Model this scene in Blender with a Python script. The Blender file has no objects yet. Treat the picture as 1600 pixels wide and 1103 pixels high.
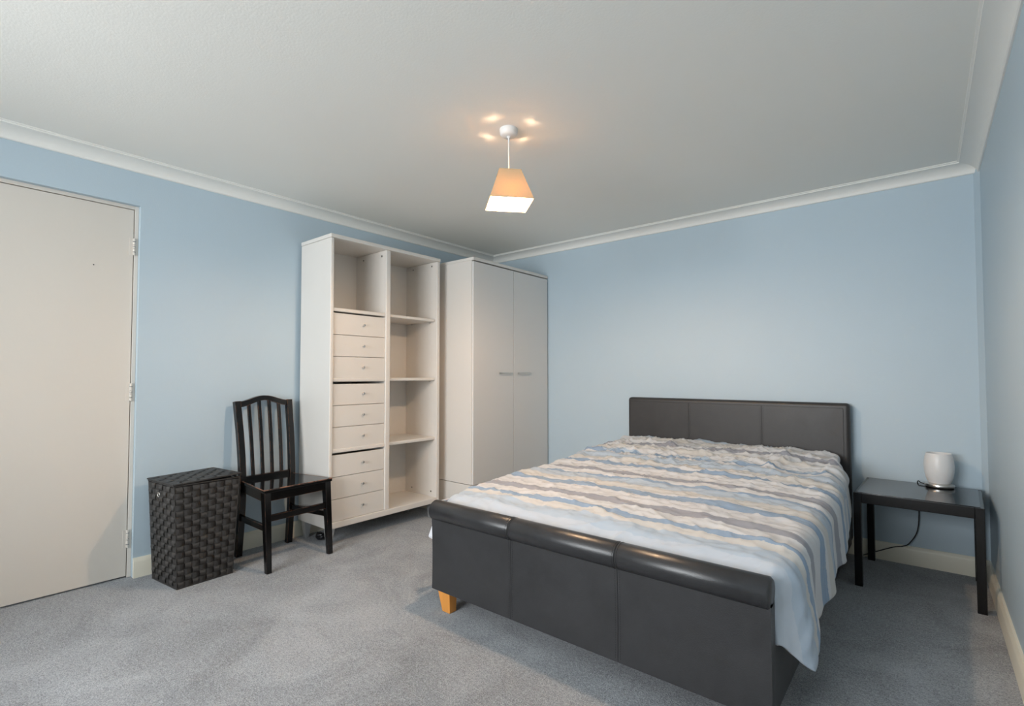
import bpy, bmesh, math, random
from math import sin, cos, pi, radians, sqrt
from mathutils import Vector, Matrix, noise

random.seed(7)
scene = bpy.context.scene
C = scene.collection

# ------------------------------------------------------------------ camera
# room frame: left wall x = 0, back wall y = 0, floor z = 0, metres
W = 3.548            # right wall
YF = -5.40           # wall behind the camera
ZC = 2.190           # lower edge of the coving
ZH = 2.250           # ceiling
cam_d = bpy.data.cameras.new('camera')
cam = bpy.data.objects.new('camera', cam_d)
C.objects.link(cam)
cam_d.sensor_width = 36.0
cam_d.sensor_fit = 'HORIZONTAL'
cam_d.lens = 36.0 * 785.15 / 1600.0
cam_d.shift_y = 11.18 / 1600.0
cam_d.clip_start = 0.02
cam.location = (3.3027, -3.7119, 1.0825)
cam.rotation_euler = (radians(90 + 1.769), 0.0, radians(39.474))
scene.camera = cam

# ------------------------------------------------------------------ light
world = bpy.data.worlds.new('world')
scene.world = world
world.use_nodes = True
bg = world.node_tree.nodes['Background']
bg.inputs['Color'].default_value = (0.80, 0.90, 1.0, 1)
bg.inputs['Strength'].default_value = 1.0

WX0, WX1, WZ0, WZ1 = 0.75, 2.75, 0.75, 2.10      # window opening in the wall behind the camera
ld = bpy.data.lights.new('daylight', 'AREA')
ld.shape = 'RECTANGLE'
ld.size = WX1 - WX0 - 0.1
ld.size_y = WZ1 - WZ0 - 0.1
ld.energy = 90.0
ld.color = (0.95, 0.98, 1.0)
lo = bpy.data.objects.new('daylight', ld)
C.objects.link(lo)
lo.location = ((WX0 + WX1) / 2, YF - 0.13, (WZ0 + WZ1) / 2)
lo.rotation_euler = (radians(82), 0, 0)

PEND_W = 35.0        # bulb of the pendant, watts of point light
scene.view_settings.view_transform = 'Standard'
scene.view_settings.look = 'None'
scene.view_settings.gamma = 1.0
scene.view_settings.use_curve_mapping = False
scene.view_settings.exposure = 0.52
scene.cycles.use_denoising = True
scene.cycles.max_bounces = 12
scene.cycles.diffuse_bounces = 8

# ------------------------------------------------------------------ materials
def srgb(r, g, b):
    f = lambda c: (c / 255.0 / 12.92) if c / 255.0 <= 0.04045 else ((c / 255.0 + 0.055) / 1.055) ** 2.4
    return (f(r), f(g), f(b), 1.0)

def new_mat(name):
    m = bpy.data.materials.new(name)
    m.use_nodes = True
    nt = m.node_tree
    return m, nt, nt.nodes['Principled BSDF']

def N(nt, t, **kw):
    n = nt.nodes.new(t)
    for k, v in kw.items():
        if k in n.inputs.keys():
            n.inputs[k].default_value = v
        else:
            setattr(n, k, v)
    return n

def L(nt, a, b):
    nt.links.new(a, b)

def coords(nt, kind='Object', scale=(1, 1, 1)):
    tc = nt.nodes.new('ShaderNodeTexCoord')
    mp = nt.nodes.new('ShaderNodeMapping')
    mp.inputs['Scale'].default_value = scale
    L(nt, tc.outputs[kind], mp.inputs['Vector'])
    return mp.outputs['Vector']

def simple(name, col, rough=0.5, var=0.04, scale=6.0, bump=0.0, bscale=200.0, metal=0.0, stretch=(1, 1, 1), spec=0.5, coat=0.0):
    """plain painted/lacquered surface: slight mottling, slight relief"""
    m, nt, b = new_mat(name)
    v = coords(nt, 'Object', stretch)
    n = N(nt, 'ShaderNodeTexNoise', Scale=scale, Detail=5.0)
    L(nt, v, n.inputs['Vector'])
    mx = N(nt, 'ShaderNodeMix', data_type='RGBA')
    lo_ = [max(0, c * (1 - var)) for c in col[:3]] + [1]
    hi_ = [min(1, c * (1 + var)) for c in col[:3]] + [1]
    mx.inputs['A'].default_value = lo_
    mx.inputs['B'].default_value = hi_
    L(nt, n.outputs['Fac'], mx.inputs['Factor'])
    L(nt, mx.outputs['Result'], b.inputs['Base Color'])
    b.inputs['Roughness'].default_value = rough
    b.inputs['Metallic'].default_value = metal
    b.inputs['Specular IOR Level'].default_value = spec
    b.inputs['Coat Weight'].default_value = coat
    if bump > 0:
        n2 = N(nt, 'ShaderNodeTexNoise', Scale=bscale, Detail=4.0)
        L(nt, v, n2.inputs['Vector'])
        bp = N(nt, 'ShaderNodeBump', Strength=bump, Distance=0.004)
        L(nt, n2.outputs['Fac'], bp.inputs['Height'])
        L(nt, bp.outputs['Normal'], b.inputs['Normal'])
    return m

M = {}
M['wall'] = simple('blue_wall_paint', (0.458, 0.556, 0.623, 1), 0.48, 0.02, 3.0, 0.10, 160.0)
M['ceiling'] = simple('ceiling_paint', (0.83, 0.815, 0.765, 1), 0.9, 0.02, 2.0, 0.12, 120.0)
M['coving'] = simple('coving_paint', (0.80, 0.79, 0.75, 1), 0.6, 0.015, 4.0, 0.05, 90.0)
M['skirting'] = simple('skirting_gloss', (0.78, 0.74, 0.62, 1), 0.35, 0.03, 8.0, 0.03, 60.0)
M['door'] = simple('door_paint', (0.65, 0.605, 0.545, 1), 0.45, 0.02, 2.5, 0.05, 60.0)
M['melamine'] = simple('white_melamine', (0.70, 0.665, 0.620, 1), 0.38, 0.012, 3.0, 0.02, 90.0)
M['wardrobe_door'] = simple('wardrobe_door_foil', (0.70, 0.68, 0.655, 1), 0.34, 0.012, 3.0, 0.02, 90.0)
M['steel'] = simple('brushed_steel', (0.62, 0.60, 0.57, 1), 0.28, 0.05, 40.0, 0.0, 1, 1.0)
M['grey_metal'] = simple('grey_leg_metal', (0.50, 0.51, 0.51, 1), 0.4, 0.05, 20.0, 0.0, 1, 0.6)
M['dark'] = simple('dark_matt', (0.03, 0.028, 0.026, 1), 0.8)
M['orange_wood'] = simple('orange_beech', (0.66, 0.27, 0.055, 1), 0.38, 0.22, 7.0, 0.05, 60.0, stretch=(6, 6, 0.8))
M['plastic_white'] = simple('white_plastic', (0.78, 0.77, 0.75, 1), 0.4, 0.01)
M['black_plastic'] = simple('black_plastic', (0.012, 0.012, 0.014, 1), 0.4, 0.1)
M['lamp_glass'] = simple('opal_glass', (0.70, 0.70, 0.70, 1), 0.35, 0.01, 4.0)
M['white_linen'] = simple('white_linen', (0.82, 0.82, 0.86, 1), 0.9, 0.03, 30.0, 0.3, 400.0)
M['mattress'] = simple('mattress_ticking', (0.75, 0.74, 0.72, 1), 0.9, 0.03, 20.0, 0.2, 200.0)

# black lacquer, rubbed to brown wood on its edges and at random spots
def lacquer(name, base, rough, wear, edge=0.0):
    m, nt, b = new_mat(name)
    v = coords(nt, 'Object', (1, 1, 1))
    n = N(nt, 'ShaderNodeTexNoise', Scale=26.0, Detail=8.0, Roughness=0.7)
    L(nt, v, n.inputs['Vector'])
    fac = n.outputs['Fac']
    if edge > 0:
        bv = N(nt, 'ShaderNodeBevel', samples=4)
        bv.inputs['Radius'].default_value = 0.005
        ge = nt.nodes.new('ShaderNodeNewGeometry')
        dt = N(nt, 'ShaderNodeVectorMath', operation='DOT_PRODUCT')
        L(nt, bv.outputs['Normal'], dt.inputs[0]); L(nt, ge.outputs['True Normal'], dt.inputs[1])
        mr = N(nt, 'ShaderNodeMapRange')
        mr.inputs['From Min'].default_value = 0.96
        mr.inputs['From Max'].default_value = 0.80
        mr.inputs['To Max'].default_value = edge
        L(nt, dt.outputs['Value'], mr.inputs['Value'])
        ad = N(nt, 'ShaderNodeMath', operation='ADD')
        L(nt, fac, ad.inputs[0]); L(nt, mr.outputs['Result'], ad.inputs[1])
        fac = ad.outputs[0]
    r = N(nt, 'ShaderNodeValToRGB')
    r.color_ramp.elements[0].position = wear
    r.color_ramp.elements[1].position = wear + 0.04
    r.color_ramp.elements[0].color = base
    r.color_ramp.elements[1].color = (0.26, 0.12, 0.07, 1)
    L(nt, fac, r.inputs['Fac'])
    L(nt, r.outputs['Color'], b.inputs['Base Color'])
    b.inputs['Roughness'].default_value = rough
    n2 = N(nt, 'ShaderNodeTexNoise', Scale=60.0, Detail=3.0)
    L(nt, v, n2.inputs['Vector'])
    bp = N(nt, 'ShaderNodeBump', Strength=0.04, Distance=0.003)
    L(nt, n2.outputs['Fac'], bp.inputs['Height'])
    L(nt, bp.outputs['Normal'], b.inputs['Normal'])
    return m
M['lacquer'] = lacquer('worn_black_lacquer', (0.0035, 0.0032, 0.0032, 1), 0.20, 0.69, 0.24)
M['lacquer_edge'] = lacquer('rubbed_black_lacquer', (0.03, 0.016, 0.011, 1), 0.3, 0.47)
M['lacquer_seat'] = lacquer('polished_black_lacquer', (0.006, 0.006, 0.006, 1), 0.07, 0.74)
M['table_black'] = lacquer('table_black_paint', (0.005, 0.0045, 0.0048, 1), 0.25, 0.78, 0.12)
M['table_top'] = lacquer('table_top_gloss', (0.008, 0.008, 0.0085, 1), 0.10, 0.85)

# dark leather
def leather(name, col, rough):
    m, nt, b = new_mat(name)
    v = coords(nt, 'Object')
    n = N(nt, 'ShaderNodeTexNoise', Scale=9.0, Detail=8.0, Roughness=0.65)
    L(nt, v, n.inputs['Vector'])
    mx = N(nt, 'ShaderNodeMix', data_type='RGBA')
    mx.inputs['A'].default_value = [c * 0.62 for c in col[:3]] + [1]
    mx.inputs['B'].default_value = [c * 1.42 for c in col[:3]] + [1]
    L(nt, n.outputs['Fac'], mx.inputs['Factor'])
    L(nt, mx.outputs['Result'], b.inputs['Base Color'])
    vo = N(nt, 'ShaderNodeTexVoronoi', Scale=260.0)
    L(nt, v, vo.inputs['Vector'])
    bp = N(nt, 'ShaderNodeBump', Strength=0.12, Distance=0.002)
    L(nt, vo.outputs['Distance'], bp.inputs['Height'])
    L(nt, bp.outputs['Normal'], b.inputs['Normal'])
    rr = N(nt, 'ShaderNodeMapRange')
    rr.inputs['To Min'].default_value = rough - 0.08
    rr.inputs['To Max'].default_value = rough + 0.10
    L(nt, n.outputs['Fac'], rr.inputs['Value'])
    L(nt, rr.outputs['Result'], b.inputs['Roughness'])
    return m
M['leather'] = leather('charcoal_leather', (0.028, 0.028, 0.030, 1), 0.42)
M['leather_head'] = leather('charcoal_leather_headboard', (0.030, 0.0275, 0.027, 1), 0.42)
M['leather_roll'] = leather('charcoal_leather_roll', (0.026, 0.026, 0.028, 1), 0.30)
M['thread'] = simple('dark_thread', (0.012, 0.012, 0.013, 1), 0.7)
M['piping'] = simple('grey_piping', (0.16, 0.17, 0.17, 1), 0.5)

# woven nylon straps
M['strap'] = simple('brown_black_strap', (0.022, 0.0195, 0.018, 1), 0.40, 0.35, 60.0, 0.5, 900.0, stretch=(1, 1, 6))
M['strap2'] = simple('brown_black_strap_sheen', (0.042, 0.038, 0.035, 1), 0.38, 0.35, 60.0, 0.5, 900.0, stretch=(6, 6, 1))  # crossing straps coloured paler, in place of the weave's directional sheen

# carpet: short grey twist pile
def carpet():
    m, nt, b = new_mat('grey_twist_carpet')
    v = coords(nt, 'Object')
    fine = N(nt, 'ShaderNodeTexNoise', Scale=210.0, Detail=3.0, Roughness=0.7)
    L(nt, v, fine.inputs['Vector'])
    mid = N(nt, 'ShaderNodeTexNoise', Scale=70.0, Detail=6.0, Roughness=0.75)
    L(nt, v, mid.inputs['Vector'])
    big = N(nt, 'ShaderNodeTexNoise', Scale=2.6, Detail=5.0, Roughness=0.65, Distortion=0.8)
    L(nt, v, big.inputs['Vector'])
    r = N(nt, 'ShaderNodeValToRGB')
    r.color_ramp.elements[0].position = 0.34
    r.color_ramp.elements[1].position = 0.68
    r.color_ramp.elements[0].color = (0.125, 0.133, 0.145, 1)
    r.color_ramp.elements[1].color = (0.435, 0.46, 0.49, 1)
    add = N(nt, 'ShaderNodeMath', operation='MULTIPLY_ADD')
    L(nt, mid.outputs['Fac'], add.inputs[0]); add.inputs[1].default_value = 0.60
    L(nt, fine.outputs['Fac'], add.inputs[2])
    add2 = N(nt, 'ShaderNodeMath', operation='MULTIPLY_ADD')
    L(nt, big.outputs['Fac'], add2.inputs[0]); add2.inputs[1].default_value = 0.42
    L(nt, add.outputs[0], add2.inputs[2])
    sub = N(nt, 'ShaderNodeMath', operation='SUBTRACT')
    L(nt, add2.outputs[0], sub.inputs[0]); sub.inputs[1].default_value = 0.51
    L(nt, sub.outputs[0], r.inputs['Fac'])
    L(nt, r.outputs['Color'], b.inputs['Base Color'])
    b.inputs['Roughness'].default_value = 0.95
    b.inputs['Specular IOR Level'].default_value = 0.1
    b.inputs['Sheen Weight'].default_value = 0.25
    b.inputs['Sheen Roughness'].default_value = 0.6
    bp = N(nt, 'ShaderNodeBump', Strength=0.7, Distance=0.006)
    L(nt, sub.outputs[0], bp.inputs['Height'])
    L(nt, bp.outputs['Normal'], b.inputs['Normal'])
    return m
M['carpet'] = carpet()

# striped duvet cotton: the stripes follow the cloth's own coordinates (UV, metres / 2)
def duvet_mat():
    m, nt, b = new_mat('striped_cotton')
    tc = nt.nodes.new('ShaderNodeTexCoord')
    sep = nt.nodes.new('ShaderNodeSeparateXYZ')
    L(nt, tc.outputs['UV'], sep.inputs[0])
    def wob(sx, sy, amp):
        mp = nt.nodes.new('ShaderNodeMapping')
        mp.inputs['Scale'].default_value = (sx, sy, 1)
        L(nt, tc.outputs['UV'], mp.inputs['Vector'])
        n = N(nt, 'ShaderNodeTexNoise', Scale=1.0, Detail=4.0, Roughness=0.6)
        L(nt, mp.outputs['Vector'], n.inputs['Vector'])
        mm = N(nt, 'ShaderNodeMath', operation='MULTIPLY_ADD')
        L(nt, n.outputs['Fac'], mm.inputs[0])
        mm.inputs[1].default_value = amp
        mm.inputs[2].default_value = -amp * 0.5
        return mm.outputs[0]
    s = sep.outputs['Y']
    for w in (wob(4, 9, 0.040), wob(14, 40, 0.016), wob(200, 300, 0.004)):
        a = N(nt, 'ShaderNodeMath', operation='ADD')
        L(nt, s, a.inputs[0]); L(nt, w, a.inputs[1])
        s = a.outputs[0]
    white, cream, pale = (0.545, 0.55, 0.565), (0.495, 0.48, 0.455), (0.34, 0.415, 0.505)
    lblue, blue, grey, lilac = (0.33, 0.42, 0.52), (0.17, 0.265, 0.40), (0.22, 0.225, 0.265), (0.53, 0.535, 0.555)
    bands = [(0.0, lblue), (.05, white), (.13, cream), (.20, white), (.31, grey), (.38, white), (.47, cream), (.53, white),
             (.60, lblue), (.612, blue), (.640, white), (.72, pale), (.80, cream), (.87, white), (.905, blue), (.962, white), (1.02, lilac),
             (1.105, grey), (1.168, white), (1.235, blue), (1.258, pale), (1.34, cream), (1.41, white), (1.432, blue), (1.50, lilac),
             (1.63, grey), (1.69, white), (1.765, blue), (1.803, cream), (1.835, pale), (1.905, (0.415, 0.465, 0.53))]
    r = N(nt, 'ShaderNodeValToRGB')
    cr = r.color_ramp
    cr.interpolation = 'CONSTANT'
    while len(cr.elements) < len(bands):
        cr.elements.new(0.5)
    for e, (t, c) in zip(cr.elements, bands):
        e.position = min(t / 2.2, 1.0)
        e.color = (*c, 1)
    L(nt, s, r.inputs['Fac'])
    # faint weave-wise streaks
    mp = nt.nodes.new('ShaderNodeMapping')
    mp.inputs['Scale'].default_value = (9, 160, 1)
    L(nt, tc.outputs['UV'], mp.inputs['Vector'])
    n = N(nt, 'ShaderNodeTexNoise', Scale=1.0, Detail=3.0)
    L(nt, mp.outputs['Vector'], n.inputs['Vector'])
    mr = N(nt, 'ShaderNodeMapRange')
    mr.inputs['To Min'].default_value = 0.0
    mr.inputs['To Max'].default_value = 0.34
    L(nt, n.outputs['Fac'], mr.inputs['Value'])
    mx = N(nt, 'ShaderNodeMix', data_type='RGBA')
    L(nt, mr.outputs['Result'], mx.inputs['Factor'])
    L(nt, r.outputs['Color'], mx.inputs['A'])
    mx.inputs['B'].default_value = (0.54, 0.58, 0.62, 1)
    L(nt, mx.outputs['Result'], b.inputs['Base Color'])
    b.inputs['Roughness'].default_value = 0.9
    b.inputs['Specular IOR Level'].default_value = 0.2
    b.inputs['Sheen Weight'].default_value = 0.15
    return m
M['duvet'] = duvet_mat()

# pendant shade: buff fabric that lets light through
def shade_mat():
    m, nt, b = new_mat('buff_shade_fabric')
    out = nt.nodes['Material Output']
    d = N(nt, 'ShaderNodeBsdfDiffuse')
    t = N(nt, 'ShaderNodeBsdfTranslucent')
    v = coords(nt, 'Object')
    n = N(nt, 'ShaderNodeTexNoise', Scale=300.0, Detail=2.0)
    L(nt, v, n.inputs['Vector'])
    mx = N(nt, 'ShaderNodeMix', data_type='RGBA')
    mx.inputs['A'].default_value = (0.62, 0.47, 0.29, 1)
    mx.inputs['B'].default_value = (0.68, 0.52, 0.33, 1)
    L(nt, n.outputs['Fac'], mx.inputs['Factor'])
    L(nt, mx.outputs['Result'], d.inputs['Color'])
    t.inputs['Color'].default_value = (0.70, 0.47, 0.19, 1)
    ms = N(nt, 'ShaderNodeMixShader')
    ms.inputs[0].default_value = 0.080
    L(nt, d.outputs[0], ms.inputs[1]); L(nt, t.outputs[0], ms.inputs[2])
    L(nt, ms.outputs[0], out.inputs['Surface'])
    return m
M['shade'] = shade_mat()

def emit_mat(name, col, s):
    m, nt, b = new_mat(name)
    b.inputs['Base Color'].default_value = (0.9, 0.9, 0.9, 1)
    b.inputs['Emission Color'].default_value = col
    b.inputs['Emission Strength'].default_value = s
    return m
M['bulb'] = emit_mat('lit_bulb', (1.0, 0.80, 0.55, 1), 40.0)

def pane_mat():
    m, nt, b = new_mat('window_glass')
    out = nt.nodes['Material Output']
    t = N(nt, 'ShaderNodeBsdfTransparent')
    g = N(nt, 'ShaderNodeBsdfGlossy', Roughness=0.02)
    f = N(nt, 'ShaderNodeFresnel', IOR=1.45)
    ms = N(nt, 'ShaderNodeMixShader')
    L(nt, f.outputs[0], ms.inputs[0]); L(nt, t.outputs[0], ms.inputs[1]); L(nt, g.outputs[0], ms.inputs[2])
    L(nt, ms.outputs[0], out.inputs['Surface'])
    return m
M['pane'] = pane_mat()

# ------------------------------------------------------------------ mesh helpers
def link(name, me, mat, parent=None):
    o = bpy.data.objects.new(name, me)
    C.objects.link(o)
    if mat is not None and not me.materials:
        me.materials.append(M[mat] if isinstance(mat, str) else mat)
    if parent is not None:
        o.parent = parent
    return o

def finish(name, bm, mat, parent=None, smooth=None):
    bmesh.ops.recalc_face_normals(bm, faces=bm.faces)
    me = bpy.data.meshes.new(name)
    bm.to_mesh(me)
    bm.free()
    if smooth is not None:
        for p in me.polygons:
            p.use_smooth = True
        try:
            me.set_sharp_from_angle(angle=radians(smooth))
        except Exception:
            pass
    return link(name, me, mat, parent)

def add_box(bm, x0, x1, y0, y1, z0, z1, bev=0.0, seg=2):
    vs = [bm.verts.new((x, y, z)) for x in (x0, x1) for y in (y0, y1) for z in (z0, z1)]
    q = [(0, 1, 3, 2), (4, 6, 7, 5), (0, 4, 5, 1), (2, 3, 7, 6), (0, 2, 6, 4), (1, 5, 7, 3)]
    fs = [bm.faces.new([vs[i] for i in f]) for f in q]
    if bev > 0:
        es = list({e for f in fs for e in f.edges})
        bmesh.ops.bevel(bm, geom=es, offset=bev, segments=seg, profile=0.5, affect='EDGES')

def box(name, x0, x1, y0, y1, z0, z1, mat, parent=None, bev=0.0, seg=2):
    bm = bmesh.new()
    add_box(bm, min(x0, x1), max(x0, x1), min(y0, y1), max(y0, y1), min(z0, z1), max(z0, z1), bev, seg)
    return wn_mod(finish(name, bm, mat, parent, 60 if bev else None), bev)

def wn_mod(o, bev):
    if bev:
        m_ = o.modifiers.new('normals', 'WEIGHTED_NORMAL')
        m_.keep_sharp = True
    return o

def add_hexa(bm, lower, upper, bev=0.0):
    a = [bm.verts.new(p) for p in lower]
    b = [bm.verts.new(p) for p in upper]
    fs = [bm.faces.new(a[::-1]), bm.faces.new(b)]
    n = len(a)
    for i in range(n):
        fs.append(bm.faces.new([a[i], a[(i + 1) % n], b[(i + 1) % n], b[i]]))
    if bev > 0:
        es = list({e for f in fs for e in f.edges})
        bmesh.ops.bevel(bm, geom=es, offset=bev, segments=2, profile=0.5, affect='EDGES')

def hexa(name, lower, upper, mat, parent=None, bev=0.0):
    bm = bmesh.new()
    add_hexa(bm, lower, upper, bev)
    return wn_mod(finish(name, bm, mat, parent, 60 if bev else None), bev)

def prism(name, prof, axis, a0, a1, mat, parent=None, smooth=None):
    """extrude the closed 2-D profile along an axis"""
    bm = bmesh.new()
    def P(p, a):
        return {'x': (a, p[0], p[1]), 'y': (p[0], a, p[1]), 'z': (p[0], p[1], a)}[axis]
    A = [bm.verts.new(P(p, a0)) for p in prof]
    B = [bm.verts.new(P(p, a1)) for p in prof]
    n = len(prof)
    bm.faces.new(A); bm.faces.new(B[::-1])
    for i in range(n):
        bm.faces.new([A[i], B[i], B[(i + 1) % n], A[(i + 1) % n]])
    return finish(name, bm, mat, parent, smooth)

def add_lathe(bm, prof, seg=32, c=(0, 0, 0)):
    rings = []
    for r, z in prof:
        if r < 1e-6:
            rings.append([bm.verts.new((c[0], c[1], c[2] + z))])
        else:
            rings.append([bm.verts.new((c[0] + r * cos(2 * pi * k / seg), c[1] + r * sin(2 * pi * k / seg), c[2] + z)) for k in range(seg)])
    for A, B in zip(rings, rings[1:]):
        for k in range(seg):
            k2 = (k + 1) % seg
            if len(A) == 1 and len(B) == 1:
                continue
            if len(A) == 1:
                bm.faces.new([A[0], B[k2], B[k]])
            elif len(B) == 1:
                bm.faces.new([A[k], A[k2], B[0]])
            else:
                bm.faces.new([A[k], A[k2], B[k2], B[k]])

def lathe(name, prof, mat, parent=None, seg=32, c=(0, 0, 0), smooth=40):
    bm = bmesh.new()
    add_lathe(bm, prof, seg, c)
    return finish(name, bm, mat, parent, smooth)

def add_tube(bm, pts, r, seg=8):
    pts = [Vector(p) for p in pts]
    prev = None
    rings = []
    for i, p in enumerate(pts):
        t = (pts[min(i + 1, len(pts) - 1)] - pts[max(i - 1, 0)]).normalized()
        u = t.orthogonal().normalized() if prev is None else (prev - t * prev.dot(t)).normalized()
        prev = u
        v = t.cross(u)
        rr = r[i] if isinstance(r, (list, tuple)) else r
        rings.append([bm.verts.new(p + (u * cos(2 * pi * k / seg) + v * sin(2 * pi * k / seg)) * rr) for k in range(seg)])
    for A, B in zip(rings, rings[1:]):
        for k in range(seg):
            bm.faces.new([A[k], A[(k + 1) % seg], B[(k + 1) % seg], B[k]])
    bm.faces.new(rings[0][::-1]); bm.faces.new(rings[-1])

def tube(name, pts, r, mat, parent=None, seg=8):
    bm = bmesh.new()
    add_tube(bm, pts, r, seg)
    return finish(name, bm, mat, parent, 50)

def catmull(pts, n=8):
    pts = [Vector(p) for p in pts]
    q = [pts[0]] + pts + [pts[-1]]
    out = []
    for i in range(1, len(q) - 2):
        for k in range(n):
            t = k / n
            a, b, c, d = q[i - 1], q[i], q[i + 1], q[i + 2]
            out.append(0.5 * ((2 * b) + (c - a) * t + (2 * a - 5 * b + 4 * c - d) * t * t + (3 * b - a - 3 * c + d) * t ** 3))
    out.append(pts[-1])
    return out

def sweep_bar(name, pts, half_w, half_h, mat, parent, wdir, bev=0.0):
    """rectangular bar along pts; wdir = direction of its width"""
    bm = bmesh.new()
    wd = Vector(wdir).normalized()
    pts = [Vector(p) for p in pts]
    rings = []
    for i, p in enumerate(pts):
        t = (pts[min(i + 1, len(pts) - 1)] - pts[max(i - 1, 0)]).normalized()
        h = t.cross(wd).normalized()
        w2 = h.cross(t).normalized()
        hw = half_w[i] if isinstance(half_w, (list, tuple)) else half_w
        hh = half_h[i] if isinstance(half_h, (list, tuple)) else half_h
        rings.append([bm.verts.new(p + w2 * a * hw + h * b * hh) for a, b in ((-1, -1), (1, -1), (1, 1), (-1, 1))])
    fs = []
    for A, B in zip(rings, rings[1:]):
        for k in range(4):
            fs.append(bm.faces.new([A[k], A[(k + 1) % 4], B[(k + 1) % 4], B[k]]))
    fs += [bm.faces.new(rings[0][::-1]), bm.faces.new(rings[-1])]
    if bev > 0:
        es = [e for e in bm.edges if len(e.link_faces) == 2 and e.calc_face_angle(0) > radians(50)]
        bmesh.ops.bevel(bm, geom=es, offset=bev, segments=2, profile=0.5, affect='EDGES')
    return wn_mod(finish(name, bm, mat, parent, 60), bev)

def thing(name, label, cat, loc=(0, 0, 0), rz=0.0, group=None):
    o = bpy.data.objects.new(name, None)
    o.empty_display_size = 0.1
    C.objects.link(o)
    o.location = loc
    o.rotation_euler = (0, 0, rz)
    o['label'] = label
    o['category'] = cat
    if group:
        o['group'] = group
    return o

def tag(o, label, cat, group=None):
    o['label'] = label
    o['category'] = cat
    if group:
        o['group'] = group
    return o

def struct(o, label=None):
    o['kind'] = 'structure'
    if label:
        o['label'] = label
    return o

# ------------------------------------------------------------------ the room
T = 0.10
struct(box('floor', -T, W + T, YF - T, T, -0.05, 0.0, 'carpet'), 'grey short pile carpet across the whole bedroom floor')
struct(box('ceiling', -T, W + T, YF - T, T, ZH, ZH + 0.08, 'ceiling'), 'plain off-white painted ceiling')

DY0, DY1, DZ = -3.722, -2.9003, 2.011        # door opening
bm = bmesh.new()
add_box(bm, -T, 0, DY1, T, 0, ZH)
add_box(bm, -T, 0, YF - T, DY0, 0, ZH)
add_box(bm, -T, 0, DY0, DY1, DZ, ZH)
struct(finish('wall_left', bm, 'wall'), 'pale blue wall with the door in it')
struct(box('wall_back', 0, W, 0, T, 0, ZH, 'wall'), 'pale blue wall behind the headboard')
struct(box('wall_right', W, W + T, YF - T, T, 0, ZH, 'wall'), 'pale blue wall at the right edge beside the small table')
bm = bmesh.new()
add_box(bm, 0, WX0, YF - T, YF, 0, ZH)
add_box(bm, WX1, W, YF - T, YF, 0, ZH)
add_box(bm, WX0, WX1, YF - T, YF, 0, WZ0)
add_box(bm, WX0, WX1, YF - T, YF, WZ1, ZH)
struct(finish('wall_front', bm, 'wall'), 'pale blue wall with the window, behind the camera')

# window behind the camera
wn = bpy.data.objects.new('window_1', None)
C.objects.link(wn)
wn.location = ((WX0 + WX1) / 2, YF, WZ0)
struct(wn, 'wide white window in the wall behind the camera')
ww, wh = WX1 - WX0, WZ1 - WZ0
bm = bmesh.new()
add_box(bm, -ww / 2, ww / 2, -0.09, -0.03, 0, 0.05)
add_box(bm, -ww / 2, ww / 2, -0.09, -0.03, wh - 0.05, wh)
for xx in (-ww / 2, ww / 2 - 0.05, -ww / 6 - 0.025, ww / 6 - 0.025):
    add_box(bm, xx, xx + 0.05, -0.09, -0.03, 0.05, wh - 0.05)
finish('window_frame', bm, 'plastic_white', wn)
for k in range(3):
    x0 = -ww / 2 + 0.05 + k * (ww / 3 - 0.008)
    box('pane', x0, x0 + ww / 3 - 0.06, -0.064, -0.058, 0.05, wh - 0.05, 'pane', wn)
box('window_sill', -ww / 2 - 0.04, ww / 2 + 0.04, -0.03, 0.10, -0.035, -0.003, 'plastic_white', wn, 0.006)

# chamfered strip in the far right corner
prism('trim_1', [(W - 0.024, 0.0), (W, 0.0), (W, -0.036)], 'z', 0.10, ZC + 0.02, 'wall')
struct(bpy.data.objects['trim_1'], 'narrow blue strip boxed into the far right corner')

# coving: concave plaster moulding with a small bead at the ceiling edge
def cove_profile():
    d, h = 0.093, ZH - ZC
    p = [(0, ZH), (0, ZC), (0.006, ZC), (0.010, ZC + 0.004)]
    for k in range(0, 9):
        a = k / 8 * pi / 2
        p.append((0.010 + (d - 0.020) * (1 - cos(a)), ZC + 0.006 + (h - 0.018) * sin(a)))
    p += [(d - 0.008, ZH - 0.012), (d - 0.008, ZH - 0.006), (d, ZH - 0.004), (d, ZH)]
    return p
CP = cove_profile()
def coving(name, a, b, nrm, m0, m1, label):
    """sweep from a to b on the wall; nrm = inward normal; m0, m1 = 1 where the end is mitred inward"""
    bm = bmesh.new()
    a, b, nrm = Vector(a), Vector(b), Vector(nrm)
    t = (b - a).normalized()
    R0 = [bm.verts.new((a.x + nrm.x * d + t.x * d * m0, a.y + nrm.y * d + t.y * d * m0, z)) for d, z in CP]
    R1 = [bm.verts.new((b.x + nrm.x * d - t.x * d * m1, b.y + nrm.y * d - t.y * d * m1, z)) for d, z in CP]
    n = len(CP)
    for i in range(n):
        bm.faces.new([R0[i], R1[i], R1[(i + 1) % n], R0[(i + 1) % n]])
    bm.faces.new(R0); bm.faces.new(R1[::-1])
    return struct(finish(name, bm, 'coving', None, 30), label)
coving('trim_2', (0, YF), (0, 0), (1, 0), 1, 1, 'white coving along the top of the wall with the door')
coving('trim_3', (0, 0), (W, 0), (0, -1), 1, 1, 'white coving along the top of the wall behind the bed')
coving('trim_4', (W, 0), (W, YF), (-1, 0), 1, 1, 'white coving along the top of the right wall')
coving('trim_5', (W, YF), (0, YF), (0, 1), 1, 1, 'white coving above the window behind the camera')

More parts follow.
